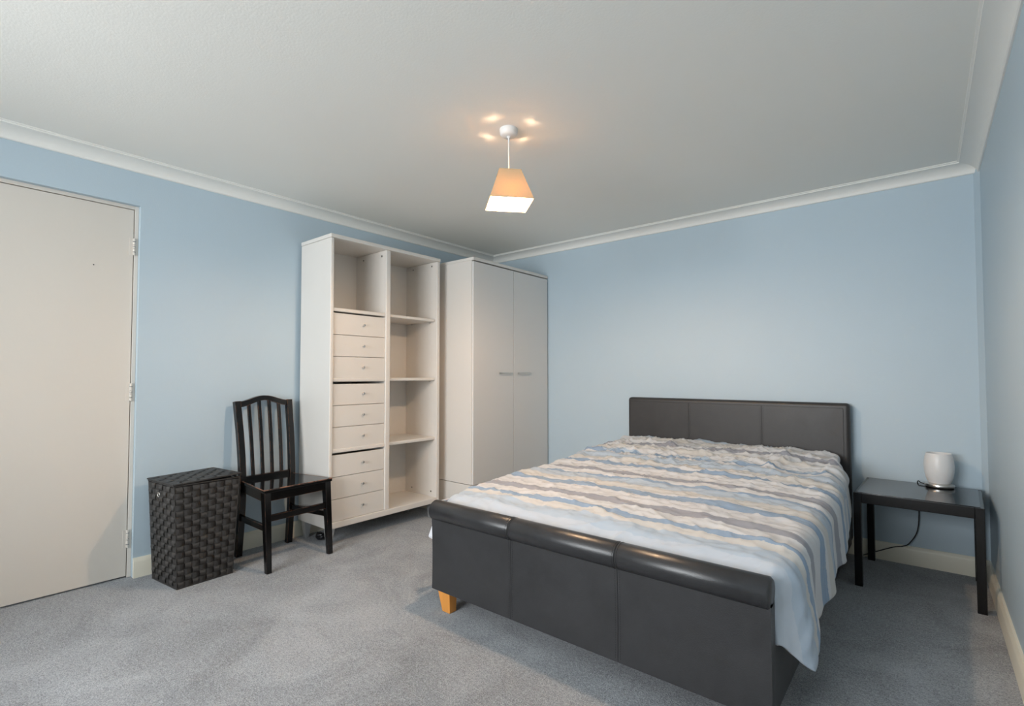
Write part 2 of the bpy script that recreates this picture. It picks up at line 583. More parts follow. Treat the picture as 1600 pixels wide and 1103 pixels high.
# skirting boards
SK = 0.104
SKP = [(0, 0), (0.018, 0), (0.018, SK - 0.022), (0.0165, SK - 0.016), (0.012, SK - 0.006), (0.009, SK), (0, SK)]
def skirting(name, a, b, nrm, label, m0=0, m1=0):
    bm = bmesh.new()
    a, b, nrm = Vector(a), Vector(b), Vector(nrm)
    t = (b - a).normalized()
    R0 = [bm.verts.new((a.x + nrm.x * d + t.x * d * m0, a.y + nrm.y * d + t.y * d * m0, z)) for d, z in SKP]
    R1 = [bm.verts.new((b.x + nrm.x * d - t.x * d * m1, b.y + nrm.y * d - t.y * d * m1, z)) for d, z in SKP]
    n = len(SKP)
    for i in range(n):
        bm.faces.new([R0[i], R1[i], R1[(i + 1) % n], R0[(i + 1) % n]])
    bm.faces.new(R0); bm.faces.new(R1[::-1])
    return struct(finish(name, bm, 'skirting', None, 30), label)
skirting('baseboard_left', (0, DY1), (0, 0), (1, 0), 'cream skirting board behind the chair and basket', 0, 1)
skirting('baseboard_back', (0, 0), (W, 0), (0, -1), 'cream skirting board behind the bed and small table', 1, 1)
skirting('baseboard_right', (W, 0), (W, YF), (-1, 0), 'cream skirting board along the right wall', 1, 1)
skirting('baseboard_front', (W, YF), (0, YF), (0, 1), 'cream skirting board under the window', 1, 0)

# door
dr = bpy.data.objects.new('door_1', None)
C.objects.link(dr)
dr.location = (-0.03, (DY0 + DY1) / 2, 0)
struct(dr, 'plain cream flush door with three painted hinges')
cy = (DY0 + DY1) / 2
y0, y1 = DY0 - cy, DY1 - cy
bm = bmesh.new()
JW = 0.0185
add_box(bm, -0.07, 0, y1 - JW, y1, 0, DZ, 0.0015, 1)
add_box(bm, -0.07, 0, y0, y0 + JW, 0, DZ, 0.0015, 1)
add_box(bm, -0.07, 0, y0 + JW, y1 - JW, DZ - 0.019, DZ, 0.0015, 1)
add_box(bm, -0.07, -0.046, y0 + JW, y1 - JW, 0.0, 0.004)  # this strip and the stops after it are added to keep outside light out
add_box(bm, -0.07, -0.048, y1 - JW - 0.012, y1 - JW, 0, DZ - 0.019)
add_box(bm, -0.07, -0.048, y0 + JW, y0 + JW + 0.012, 0, DZ - 0.019)
add_box(bm, -0.07, -0.048, y0 + JW, y1 - JW, DZ - 0.031, DZ - 0.019)
finish('door_frame', bm, 'door', dr)
leaf = box('door_leaf', -0.044, -0.001, y0 + JW + 0.003, y1 - JW - 0.0035, 0.009, DZ - 0.0225, 'door', dr, 0.0015, 1)
lathe('stain_dot', [(0, 0), (0.003, 0), (0.003, 0.0015), (0, 0.0015)], 'dark', leaf, 8, (0, 0, 0))  # small dark stain dot on the leaf
sh = bpy.data.objects['stain_dot']
sh.rotation_euler = (0, radians(90), 0)
sh.location = (-0.0005, y1 - 0.19, 1.66)
for za, zb in ((1.739, 1.833), (0.945, 1.042), (0.159, 0.255)):
    bm = bmesh.new()
    n = 5
    for k in range(n):
        a = za + (zb - za) * k / n + 0.001
        b = za + (zb - za) * (k + 1) / n - 0.001
        add_lathe(bm, [(0, a), (0.0055, a), (0.0065, a + 0.001), (0.0065, b - 0.001), (0.0055, b), (0, b)], 12, (0.003, y1 - JW - 0.001, 0))
    hk = finish('hinge', bm, 'door', dr, 40)
    bm = bmesh.new()
    add_box(bm, 0.0, 0.002, y1 - JW + 0.003, y1 - 0.004, za, zb, 0.0005, 1)
    add_box(bm, -0.001, 0.0012, y1 - JW - 0.022, y1 - JW - 0.005, za, zb, 0.0005, 1)
    finish('hinge_plate', bm, 'door', hk)
    bm = bmesh.new()
    for z in (za + 0.018, (za + zb) / 2, zb - 0.018):
        add_lathe(bm, [(0, z - 0.0012), (0.0068, z - 0.0012), (0.0068, z + 0.0012), (0, z + 0.0012)], 12, (0.0032, y1 - JW - 0.001, 0))
    finish('hinge_joint', bm, 'piping', hk)

# ------------------------------------------------------------------ pendant lamp
PC = (1.797, -1.908)
pl = thing('pendant_lamp', 'lit pendant lamp with square tapered buff shade hanging from the ceiling', 'ceiling lamp', (PC[0], PC[1], ZH))
lathe('ceiling_rose', [(0, 0), (0.043, 0), (0.043, -0.010), (0.040, -0.026), (0.034, -0.032), (0.010, -0.035), (0.006, -0.042), (0, -0.042)], 'plastic_white', pl, 40)
tube('cord', [(0, 0, -0.04), (0.0, 0, -0.12), (0, 0, -0.215)], 0.0033, 'plastic_white', pl, 10)
lathe('bulb_holder_baffle', [(0, -0.205), (0.008, -0.207), (0.016, -0.216), (0.019, -0.232), (0.0445, -0.240), (0.0455, -0.246), (0.019, -0.250), (0.018, -0.257), (0.014, -0.262), (0, -0.262)], 'plastic_white', pl, 24)  # wide flare added to block bulb light going up to the ceiling
prof = [(0, -0.258), (0.012, -0.260), (0.014, -0.268)]
for k in range(0, 11):
    a = -pi / 2 * 0.8 + k / 10 * (pi * 0.9)
    prof.append((0.026 * cos(a) if k < 10 else 0.0, -0.298 - 0.026 * sin(a)))
bulb = lathe('bulb', prof, 'bulb', pl, 24)
ZS0, ZS1 = 1.892 - ZH, 2.040 - ZH
SA = radians(49.0)
def sq(h, z):
    return [(h * sqrt(2) * cos(SA + pi / 4 + k * pi / 2), h * sqrt(2) * sin(SA + pi / 4 + k * pi / 2), z) for k in range(4)]
bm = bmesh.new()
o0, o1, i0, i1 = sq(0.100, ZS0), sq(0.051, ZS1), sq(0.0985, ZS0), sq(0.0495, ZS1)
V = [[bm.verts.new(p) for p in ring] for ring in (o0, o1, i1, i0)]
for A, B in ((0, 1), (1, 2), (2, 3), (3, 0)):
    for k in range(4):
        bm.faces.new([V[A][k], V[A][(k + 1) % 4], V[B][(k + 1) % 4], V[B][k]])
shd = finish('lamp_shade', bm, 'shade', pl)
for ring, h in ((o0, 0.0028), (o1, 0.0022)):
    bm = bmesh.new()
    for k in range(4):
        a, b = Vector(ring[k]), Vector(ring[(k + 1) % 4])
        add_tube(bm, [a, b], h, 6)
    finish('edge_binding', bm, 'shade', shd, 40)
bm = bmesh.new()
for k in range(4):
    a = Vector(sq(0.050, ZS1 - 0.012)[k])
    add_tube(bm, [a * 1.0, Vector((a.x * 0.2, a.y * 0.2, ZS1 - 0.03))], 0.0012, 6)
add_tube(bm, [(0.019 * cos(t * pi / 8), 0.019 * sin(t * pi / 8), ZS1 - 0.03) for t in range(17)], 0.0014, 6)
finish('shade_carrier', bm, 'plastic_white', shd, 40)
pt = bpy.data.lights.new('pendant_bulb', 'POINT')
pt.energy = PEND_W
pt.color = (1.0, 0.70, 0.46)
pt.shadow_soft_size = 0.028
po = bpy.data.objects.new('pendant_bulb', pt)
C.objects.link(po)
po.parent = pl
po.location = (0, 0, -0.335)

# ------------------------------------------------------------------ bookcase
SX0, SX, SY1, SY2, SZ, SZB = 0.022, 0.398, -1.994, -1.065, 1.992, 0.114
bc = thing('bookcase', 'tall white bookcase with nine small drawers and open shelves', 'bookcase', (SX0, SY1, 0))
def bb(name, x0, x1, y0, y1, z0, z1, mat='melamine', parent=None, bev=0.002):
    return box(name, x0 - SX0, x1 - SX0, y0 - SY1, y1 - SY1, z0, z1, mat, parent or bc, bev)
ya, yb, yc, yd = SY1 + 0.024, -1.568, -1.530, SY2 - 0.030
TOPT = 0.026
bb('side_panel', SX0, SX, SY1, ya, SZB, SZ - TOPT, bev=0.005)
bb('side_panel', SX0, SX, yd, SY2, SZB, SZ - TOPT, bev=0.005)
bb('divider', SX0 + 0.008, SX - 0.001, yb, yc, SZB + 0.04, SZ - TOPT, bev=0.005)
bb('top_panel', SX0, SX + 0.004, SY1 - 0.003, SY2 + 0.003, SZ - TOPT, SZ, bev=0.005)
bb('bottom_panel', SX0, SX + 0.001, ya, yd, SZB, SZB + 0.040, bev=0.005)
bb('back_panel', SX0, SX0 + 0.008, ya, yd, SZB + 0.04, SZ - TOPT)
levels = [(1.496, 1.520), (1.043, 1.068), (0.588, 0.615)]
for z0, z1 in levels:
    bb('shelf', SX0 + 0.008, SX - 0.006, ya, yb, z0, z1, bev=0.006)
for z0, z1 in levels:
    s_ = bb('shelf', SX0 + 0.008, SX - 0.020, yc, yd - 0.001, z0 + 0.002, z1 - 0.001, bev=0.006)
    for xx in (0.08, 0.30):
        lathe('shelf_pin', [(0, 0), (0.004, 0), (0.004, 0.012), (0, 0.012)], 'steel', s_, 10)
        pin = bpy.data.objects[[k for k in bpy.data.objects.keys() if k.startswith('shelf_pin')][-1]]
        pin.rotation_euler = (radians(90), 0, 0)
        pin.location = (xx, yd - SY1 - 0.0005, z0 - 0.003)
# drawers: three banks of three between the fixed rails
banks = [(1.066, 1.488), (0.613, 1.030), (0.154, 0.576)]
for lo_z, hi_z in banks:
    h = (hi_z - lo_z) / 3
    for k in range(3):
        z0 = lo_z + k * h + 0.0015
        z1 = lo_z + (k + 1) * h - 0.0015
        d = bpy.data.objects.new('drawer', None)
        C.objects.link(d)
        d.parent = bc
        d.location = (SX - SX0 - 0.012, (ya + yb) / 2 - SY1, z0)
        hw = (yb - ya) / 2 - 0.002
        box('drawer_front', -0.016, 0.0, -hw, hw, 0, z1 - z0, 'melamine', d, 0.0015)
        bm = bmesh.new()
        add_box(bm, -0.32, -0.016, -hw + 0.006, -hw + 0.016, 0.012, h - 0.03)
        add_box(bm, -0.32, -0.016, hw - 0.016, hw - 0.006, 0.012, h - 0.03)
        add_box(bm, -0.33, -0.32, -hw + 0.006, hw - 0.006, 0.012, h - 0.03)
        add_box(bm, -0.33, -0.016, -hw + 0.006, hw - 0.006, 0.006, 0.012)
        finish('drawer_box', bm, 'melamine', d)
        kb = lathe('knob', [(0, 0), (0.0035, 0), (0.0035, 0.010), (0.0075, 0.013), (0.008, 0.018), (0.006, 0.021), (0, 0.0215)], 'steel', d, 16)
        kb.rotation_euler = (0, radians(90), 0)
        kb.location = (0.0, hw * 0.12, (z1 - z0) * 0.52)
# cam-lock holes near the panel corners
for yy, xs, zs in ((yd, (0.112, 0.337), (1.936, 0.192)), (yb, (0.122, 0.345), (1.928,))):
    for xx in xs:
        for zz in zs:
            hl = lathe('cam_fitting', [(0, 0), (0.0075, 0), (0.0075, 0.002), (0, 0.002)], 'steel', bc, 14)
            hl.rotation_euler = (radians(90), 0, 0)
            hl.location = (xx - SX0, yy - SY1, zz)
            h2 = lathe('cam_slot', [(0, 0), (0.0048, 0), (0.0048, 0.0026), (0, 0.0026)], 'dark', bc, 12)
            h2.rotation_euler = (radians(90), 0, 0)
            h2.location = (xx - SX0, yy - SY1, zz)
            h2.parent = hl
            h2.rotation_euler = (0, 0, 0)
            h2.location = (0, 0, 0)
# tapered metal legs
for (xx, yy, sx) in ((SX - 0.045, SY1 + 0.035, 1), (SX0 + 0.045, SY1 + 0.035, -1), (SX - 0.045, SY2 - 0.045, 1), (SX0 + 0.045, SY2 - 0.045, -1)):
    cx_, cy_ = xx - SX0, yy - SY1
    a, b = 0.026, 0.013
    dx = -0.004 * sx
    low = [(cx_ + dx - b, cy_ - b, 0), (cx_ + dx + b, cy_ - b, 0), (cx_ + dx + b, cy_ + b, 0), (cx_ + dx - b, cy_ + b, 0)]
    upp = [(cx_ - a, cy_ - a, SZB), (cx_ + a, cy_ - a, SZB), (cx_ + a, cy_ + a, SZB), (cx_ - a, cy_ + a, SZB)]
    hexa('leg', low, upp, 'grey_metal', bc, 0.003)

# ------------------------------------------------------------------ wardrobe
WX, WY1, WY2, WZ = 0.672, -0.977, -0.012, 1.985
WB = 0.060
wd = thing('wardrobe', 'white two-door wardrobe in the corner behind the bed', 'wardrobe', (WB, WY1, 0))
def wb(name, x0, x1, y0, y1, z0, z1, mat='melamine', parent=None, bev=0.0015):
    return box(name, x0 - WB, x1 - WB, y0 - WY1, y1 - WY1, z0, z1, mat, parent or wd, bev)
wb('side_panel', WB, WX - 0.020, WY1, WY1 + 0.018, 0.262, WZ - 0.024)
wb('side_panel', WB, WX - 0.020, WY2 - 0.018, WY2, 0.262, WZ - 0.024)
wb('top_panel', WB, WX + 0.002, WY1 - 0.001, WY2 + 0.001, WZ - 0.024, WZ, bev=0.003)
wb('back_panel', WB, WB + 0.006, WY1 + 0.018, WY2 - 0.018, 0.262, WZ - 0.024)
wb('base', WB, WX - 0.002, WY1, WY2, 0.0, 0.258, bev=0.002)
wb('bottom_panel', WB + 0.006, WX - 0.022, WY1 + 0.018, WY2 - 0.018, 0.262, 0.280)
ym = (WY1 + WY2) / 2
for ys, ye, hs in ((WY1 + 0.002, ym - 0.0022, 1), (ym + 0.0022, WY2 - 0.002, 0)):
    d = wb('door', WX - 0.018, WX, ys, ye, 0.262, WZ - 0.033, 'wardrobe_door', None, 0.0015)
    # bar handles beside the meeting edge
    a, b = ((-0.690, -0.524) if hs else (-0.455, -0.275))
    hx = WX - WB
    hy0, hy1 = a - WY1, b - WY1
    bm = bmesh.new()
    add_tube(bm, [(hx - 0.001, hy0 + 0.018, 1.103), (hx + 0.018, hy0 + 0.018, 1.103)], 0.005, 10)
    add_tube(bm, [(hx - 0.001, hy1 - 0.018, 1.103), (hx + 0.018, hy1 - 0.018, 1.103)], 0.005, 10)
    pts = [(hx + 0.014, hy0, 1.103), (hx + 0.020, hy0 + 0.02, 1.103), (hx + 0.023, (hy0 + hy1) / 2, 1.103), (hx + 0.020, hy1 - 0.02, 1.103), (hx + 0.014, hy1, 1.103)]
    add_tube(bm, catmull(pts, 4), 0.0050, 10)
    finish('handle', bm, 'steel', d, 50)

# ------------------------------------------------------------------ chair
ch = thing('dining_chair', 'worn black lacquered chair with slatted back beside the wicker basket', 'chair', (0.285, -2.232, 0), radians(3.6))
SEAT = 0.452
XB, XFt = -0.180, 0.190          # back and front edge of the seat
hb, hf = 0.160, 0.215            # half widths
# seat: trapezoid board with rounded edge, on an apron
hexa('seat', [(XB + 0.004, -hb, SEAT - 0.020), (XFt, -hf, SEAT - 0.020), (XFt, hf, SEAT - 0.020), (XB + 0.004, hb, SEAT - 0.020)],
     [(XB + 0.004, -hb, SEAT), (XFt, -hf, SEAT), (XFt, hf, SEAT), (XB + 0.004, hb, SEAT)], 'lacquer_seat', ch, 0.004)
st = bpy.data.objects['seat']
rim = [(XB + 0.006, -hb + 0.002, SEAT - 0.002), (XFt - 0.002, -hf + 0.002, SEAT - 0.002), (XFt - 0.002, hf - 0.002, SEAT - 0.002), (XB + 0.006, hb - 0.002, SEAT - 0.002)]
for k in range(3):
    tube('seat_edge', [rim[k], [(p + q) / 2 for p, q in zip(rim[k], rim[k + 1])], rim[k + 1]], 0.0030, 'lacquer_edge', st, 8)
def bar(name, a, b, w, h, wdir=(0, 0, 1), bev=0.003, mat='lacquer'):
    return sweep_bar(name, [a, b], w, h, mat, ch, wdir, bev)
bar('apron', (XFt - 0.022, -hf + 0.02, SEAT - 0.043), (XFt - 0.022, hf - 0.02, SEAT - 0.043), 0.024, 0.011)
for s in (-1, 1):
    bar('apron', (XB + 0.01, s * (hb - 0.014), SEAT - 0.043), (XFt - 0.03, s * (hf - 0.020), SEAT - 0.043), 0.024, 0.010)
bar('apron', (XB + 0.012, -hb + 0.01, SEAT - 0.043), (XB + 0.012, hb - 0.01, SEAT - 0.043), 0.024, 0.010)
# front legs, tapering
for s in (-1, 1):
    xt, yt = XFt - 0.030, s * (hf - 0.026)
    xb_, yb_ = XFt + 0.014, s * (hf - 0.024)
    a, b = 0.019, 0.0145
    hexa('leg', [(xb_ - b, yb_ - b, 0), (xb_ + b, yb_ - b, 0), (xb_ + b, yb_ + b, 0), (xb_ - b, yb_ + b, 0)],
         [(xt - a, yt - a, SEAT - 0.018), (xt + a + 0.006, yt - a, SEAT - 0.018), (xt + a + 0.006, yt + a, SEAT - 0.018), (xt - a, yt + a, SEAT - 0.018)], 'lacquer', ch, 0.003)
# rear legs run up into the back posts
HT = 0.925
for s in (-1, 1):
    pts = catmull([(XB - 0.018, s * 0.160, 0), (XB + 0.006, s * 0.158, 0.25), (XB + 0.012, s * 0.157, 0.45), (XB - 0.010, s * 0.160, 0.68), (XB - 0.052, s * 0.166, HT)], 5)
    sweep_bar('leg', pts, 0.0175, 0.0155, 'lacquer', ch, (0, 1, 0), 0.003)
# arched crest rail
pts = []
for k in range(17):
    u = -1 + 2 * k / 16
    z = HT - 0.018 + 0.036 * (0.5 + 0.5 * cos(pi * min(1, abs(u) * 1.15)))
    pts.append((XB - 0.049 - 0.006 * (1 - u * u), u * 0.180, z))
sweep_bar('crest_rail', pts, 0.012, [0.018 - 0.003 * (1 - abs(-1 + 2 * k / 16)) for k in range(17)], 'lacquer', ch, (1, 0, 0), 0.003)
bar('back_rail', (XB + 0.008, -0.145, SEAT + 0.010), (XB + 0.008, 0.145, SEAT + 0.010), 0.014, 0.011)
for k in range(4):
    u = -0.6 + 0.4 * k
    zt = HT - 0.020 + 0.036 * (0.5 + 0.5 * cos(pi * min(1, abs(u) * 1.15)))
    pts = catmull([(XB + 0.009, u * 0.150, SEAT + 0.012), (XB - 0.014, u * 0.155, 0.68), (XB - 0.050, u * 0.160, zt)], 5)
    sweep_bar('back_slat', pts, 0.0095, 0.006, 'lacquer', ch, (0, 1, 0), 0.0015)
# stretchers
bar('stretcher', (XFt - 0.014, -hf + 0.03, 0.290), (XFt - 0.014, hf - 0.03, 0.290), 0.017, 0.009)
for s in (-1, 1):
    bar('stretcher', (XB + 0.006, s * 0.158, 0.232), (XFt - 0.006, s * (hf - 0.025), 0.238), 0.016, 0.009)

# ------------------------------------------------------------------ laundry basket
bk = thing('laundry_basket', 'dark brown woven laundry basket with a slightly lifted lid beside the door', 'basket', (0.218, -2.682, 0))
O = Vector((0.218, -2.682, 0))
base = [Vector(p) - O for p in ((0.092, -2.834, 0), (0.361, -2.802, 0), (0.343, -2.532, 0), (0.074, -2.564, 0))]
top = [Vector(p) - O for p in ((0.070, -2.855, 0.522), (0.368, -2.825, 0.522), (0.353, -2.507, 0.522), (0.055, -2.537, 0.522))]
ROWS = 17
COLS = [7, 8, 7, 8]
def face_pt(i, u, z):
    """point on side i (from corner i to i+1), u in 0..1, z in 0..1"""
    a = base[i].lerp(top[i], z)
    b = base[(i + 1) % 4].lerp(top[(i + 1) % 4], z)
    p = a.lerp(b, u)
    t = (b - a).normalized()
    n = Vector((t.y, -t.x, 0))
    return p, n
AMP = 0.0042
# inner shell
hexa('liner', [p * 0.965 + Vector((0, 0, 0.002)) for p in base], [Vector((p.x * 0.965, p.y * 0.965, p.z - 0.004)) for p in top], 'dark', bk)
colstart = [0, 7, 15, 22]
zm = lambda r: 0.012 + 0.976 * r
for r in range(ROWS):
    bm = bmesh.new()
    z0, z1 = zm(r / ROWS) + 0.0012, zm((r + 1) / ROWS) - 0.0012
    ring0, ring1 = [], []
    for i in range(4):
        nc = COLS[i]
        S = 4
        for c in range(nc):
            sgn = 1 if (r + colstart[i] + c) % 2 == 0 else -1
            for k in range(S):
                u = (c + k / S) / nc
                off = AMP * sgn * sin(pi * k / S) + (0.0005 if sgn > 0 else -0.0002)
                for zz, ring in ((z0, ring0), (z1, ring1)):
                    p, n = face_pt(i, u, zz)
                    ring.append(bm.verts.new(p + n * off))
    n = len(ring0)
    for k in range(n):
        bm.faces.new([ring0[k], ring0[(k + 1) % n], ring1[(k + 1) % n], ring1[k]])
    ob = finish('horizontal_strap', bm, 'strap', bk, 60)
for i in range(4):
    nc = COLS[i]
    for c in range(nc):
        bm = bmesh.new()
        rows = []
        S = 4
        for r in range(ROWS):
            sgn = -1 if (r + colstart[i] + c) % 2 == 0 else 1
            for k in range(S + (1 if r == ROWS - 1 else 0)):
                zz = zm((r + k / S) / ROWS)
                off = AMP * sgn * sin(pi * min(1, k / S)) + (0.0005 if sgn > 0 else -0.0002)
                row = []
                for u in (c / nc + 0.0035 / 0.3, (c + 1) / nc - 0.0035 / 0.3):
                    p, n = face_pt(i, u, zz)
                    row.append(bm.verts.new(p + n * off))
                rows.append(row)
        for A, B in zip(rows, rows[1:]):
            bm.faces.new([A[0], A[1], B[1], B[0]])
        finish('upright_strap', bm, 'strap2', bk, 60)
for nm, rr, zz in (('rim', 0.0045, 1.0), ('bottom_edge', 0.004, 0.008)):
    pts = [base[k % 4].lerp(top[k % 4], zz) for k in range(5)]
    bm = bmesh.new()
    for a, b in zip(pts, pts[1:]):
        add_tube(bm, [a, b], rr, 8)
    finish(nm, bm, 'strap', bk, 50)
for k in range(4):
    tube('corner_piping', [base[k], top[k]], 0.0022, 'strap2', bk, 6)
# metal eyelet on the side facing the camera's left
p, n = face_pt(0, 0.42, 0.885)
ep = bmesh.new()
t = (top[1] - top[0]).normalized()
ring = [p + n * 0.004 + t * 0.011 * cos(a * pi / 10) + Vector((0, 0, 0.011 * sin(a * pi / 10))) for a in range(21)]
add_tube(ep, ring, 0.003, 8)
finish('eyelet', ep, 'steel', bk, 50)
# lid: woven panel, lifted a little at its far end
LZ = 0.530
lid0 = [top[0] + Vector((-0.004, -0.004, 0)), top[1] + Vector((0.004, -0.004, 0)), top[2] + Vector((0.004, 0.006, 0)), top[3] + Vector((-0.004, 0.006, 0))]
lid = [Vector((p.x, p.y, LZ + dz)) for p, dz in zip(lid0, (0.0, 0.0, 0.012, 0.010))]
def lid_pt(u, v):
    return lid[0].lerp(lid[1], u).lerp(lid[3].lerp(lid[2], u), v) + Vector((0, 0, 0.004 * sin(pi * u) * sin(pi * v)))
li = hexa('lid', [Vector((p.x * 0.985, p.y * 0.985, p.z - 0.006)) for p in lid], [Vector((p.x * 0.985, p.y * 0.985, p.z - 0.001)) for p in lid], 'dark', bk)
NU, NV = 7, 8
for c in range(NU):
    bm = bmesh.new()
    rows = []
    for r in range(NV):
        sgn = 1 if (r + c) % 2 == 0 else -1
        for k in range(4 + (1 if r == NV - 1 else 0)):
            v = (r + k / 4) / NV
            off = 0.0022 * sgn * sin(pi * min(1, k / 4)) + 0.0025
            rows.append([bm.verts.new(lid_pt(u, v) + Vector((0, 0, off))) for u in (c / NU + 0.008, (c + 1) / NU - 0.008)])
    for A, B in zip(rows, rows[1:]):
        bm.faces.new([A[0], A[1], B[1], B[0]])
    finish('lid_strap', bm, 'strap', li, 60)
for r in range(NV):
    bm = bmesh.new()
    rows = []
    for c in range(NU):
        sgn = -1 if (r + c) % 2 == 0 else 1
        for k in range(4 + (1 if c == NU - 1 else 0)):
            u = (c + k / 4) / NU
            off = 0.0022 * sgn * sin(pi * min(1, k / 4)) + 0.0025
            rows.append([bm.verts.new(lid_pt(u, v) + Vector((0, 0, off))) for v in (r / NV + 0.006, (r + 1) / NV - 0.006)])
    for A, B in zip(rows, rows[1:]):
        bm.faces.new([A[0], A[1], B[1], B[0]])
    finish('lid_strap', bm, 'strap2', li, 60)
bm = bmesh.new()
for k in range(4):
    add_tube(bm, [lid[k], lid[(k + 1) % 4]], 0.0042, 8)
finish('lid_rim', bm, 'strap', li, 50)

# ------------------------------------------------------------------ bed
BX0, BX1 = 1.496, 2.945
BYF = -2.108                                  # front face of the foot panel
bed = thing('double_bed', 'charcoal leather double bed with padded headboard and rolled footboard', 'bed', ((BX0 + BX1) / 2, -1.05, 0))
BO = Vector(((BX0 + BX1) / 2, -1.05, 0))
bw = (BX1 - BX0)
def lb(x, y, z):
    return (x - BO.x, y - BO.y, z)
# headboard: dark core with three padded panels between border strips
hbz0, hbz1 = 0.09, 0.915
hd = box('headboard', *[v for v in (BX0 - BO.x, BX1 - BO.x, -0.090 - BO.y, -0.020 - BO.y, hbz0, hbz1)], 'leather_head', bed, 0.022, 6)
xs = [BX0 + 0.028, BX0 + bw / 3 - 0.004, BX0 + 2 * bw / 3 - 0.003, BX1 - 0.030]
for k in range(3):
    g = 0.0022
    box('headboard_panel', xs[k] - BO.x + g, xs[k + 1] - BO.x - g, -0.0925 - BO.y, -0.070 - BO.y, hbz0 + 0.03, hbz1 - 0.030, 'leather_head', hd, 0.0024, 3)
for k in (1, 2):
    bm = bmesh.new()
    z = 0.50
    while z < hbz1 - 0.045:
        for sx in (-0.010, 0.010):
            add_box(bm, xs[k] + sx - 0.0007 - BO.x, xs[k] + sx + 0.0007 - BO.x, -0.0933 - BO.y, -0.0915 - BO.y, z, z + 0.005)
        z += 0.009
    finish('stitching', bm, 'thread', hd)
# footboard
fb = box('footboard', BX0 - BO.x, BX1 - BO.x, BYF + 0.008 - BO.y, BYF + 0.055 - BO.y, 0.090, 0.425, 'leather', bed, 0.006, 3)
xf = [BX0, BX0 + bw / 3 - 0.004, BX0 + 2 * bw / 3 - 0.004, BX1]
for k in range(3):
    g0 = 0.0008 if k else 0.0
    g1 = 0.0008 if k < 2 else 0.0
    # panel face bows very slightly (sleigh curve)
    bm = bmesh.new()
    rows = []
    for j in range(15):
        v = j / 14
        z = 0.088 + v * 0.336
        y = BYF + 0.006 * sin(pi * v) * 0.6 - 0.004 * v
        rows.append([bm.verts.new(lb(x, y, z)) for x in (xf[k] + g0, xf[k + 1] - g1)] + [bm.verts.new(lb(x, BYF + 0.014, z)) for x in (xf[k + 1] - g1, xf[k] + g0)])
    for A, B in zip(rows, rows[1:]):
        for q in range(4):
            bm.faces.new([A[q], A[(q + 1) % 4], B[(q + 1) % 4], B[q]])
    bm.faces.new(rows[0][::-1]); bm.faces.new(rows[-1])
    es = [e for e in bm.edges if e.calc_face_angle(0) > radians(60)]
    bmesh.ops.bevel(bm, geom=es, offset=0.0025, segments=2, profile=0.5, affect='EDGES')
    finish('footboard_panel', bm, 'leather', fb, 40)
for k in (1, 2):
    bm = bmesh.new()
    z = 0.10
    while z < 0.41:
        for sx in (-0.009, 0.009):
            v = (z - 0.088) / 0.336
            y = BYF + 0.006 * sin(pi * v) * 0.6 - 0.004 * v
            add_box(bm, xf[k] + sx - 0.0007 - BO.x, xf[k] + sx + 0.0007 - BO.x, y - 0.0008 - BO.y, y + 0.001 - BO.y, z, z + 0.0045)
        z += 0.0085
    finish('stitching', bm, 'thread', fb)
RY, RZ, RR = -2.090, 0.450, 0.0465
prev_r = None
for k in range(3):
    bm = bmesh.new()
    A = xf[k] + (0.0007 if k else 0)
    B = xf[k + 1] - (0.0007 if k < 2 else 0)
    e = 0.007
    st_ = [(A, RR - (e if k == 0 else 0.0018)), (A + (e if k == 0 else 0.003), RR), (B - (e if k == 2 else 0.003), RR), (B, RR - (e if k == 2 else 0.0018))]
    seg = 36
    rings = [[bm.verts.new(lb(x, RY + r * cos(2 * pi * q / seg), RZ + r * sin(2 * pi * q / seg))) for q in range(seg)] for x, r in st_]
    for R0, R1 in zip(rings, rings[1:]):
        for q in range(seg):
            bm.faces.new([R0[q], R0[(q + 1) % seg], R1[(q + 1) % seg], R1[q]])
    bm.faces.new(rings[0][::-1]); bm.faces.new(rings[-1])
    finish('footboard_roll', bm, 'leather_roll', fb, 50)
for k in (1, 2):
    bm = bmesh.new()
    for sx in (-0.008, 0.008):
        add_tube(bm, [lb(xf[k] + sx, RY + (RR + 0.0002) * cos(a * pi / 18), RZ + (RR + 0.0002) * sin(a * pi / 18)) for a in range(4, 30)], 0.0008, 6)
    finish('roll_stitching', bm, 'thread', fb, 50)
tube('roll_piping', [lb(BX0 + 0.004, BYF - 0.0045, 0.4225), lb((BX0 + BX1) / 2, BYF - 0.0045, 0.4225), lb(BX1 - 0.004, BYF - 0.0045, 0.4225)], 0.0016, 'piping', fb, 8)
# side rails
for x0, x1 in ((BX0 + 0.004, BX0 + 0.030), (BX1 - 0.030, BX1 - 0.004)):
    box('side_rail', x0 - BO.x, x1 - BO.x, BYF + 0.055 - BO.y, -0.078 - BO.y, 0.075, 0.345, 'leather', bed, 0.005, 3)
# slatted base
for k in range(13):
    y = -1.92 + k * 0.145
    box('base_slat', BX0 + 0.03 - BO.x, BX1 - 0.03 - BO.x, y - 0.035 - BO.y, y + 0.035 - BO.y, 0.225, 0.240, 'orange_wood', bed)
# tapered wooden feet
for x, y, sx in ((1.536, BYF + 0.004, 1), (2.905, BYF + 0.004, -1), (1.536, -0.085, 1), (2.905, -0.085, -1)):
    w0, w1 = 0.050, 0.072
    xa, xb = (x + 0.026, x + 0.026 + w0) if sx > 0 else (x - 0.026 - w0, x - 0.026)
    xc, xd = (x - 0.006, x + w1) if sx > 0 else (x - w1, x + 0.006)
    hexa('foot', [lb(xa, y, 0), lb(xb, y, 0), lb(xb, y + 0.042, 0), lb(xa, y + 0.042, 0)],
         [lb(xc, y, 0.092), lb(xd, y, 0.092), lb(xd, y + 0.05, 0.092), lb(xc, y + 0.05, 0.092)], 'orange_wood', bed, 0.003)

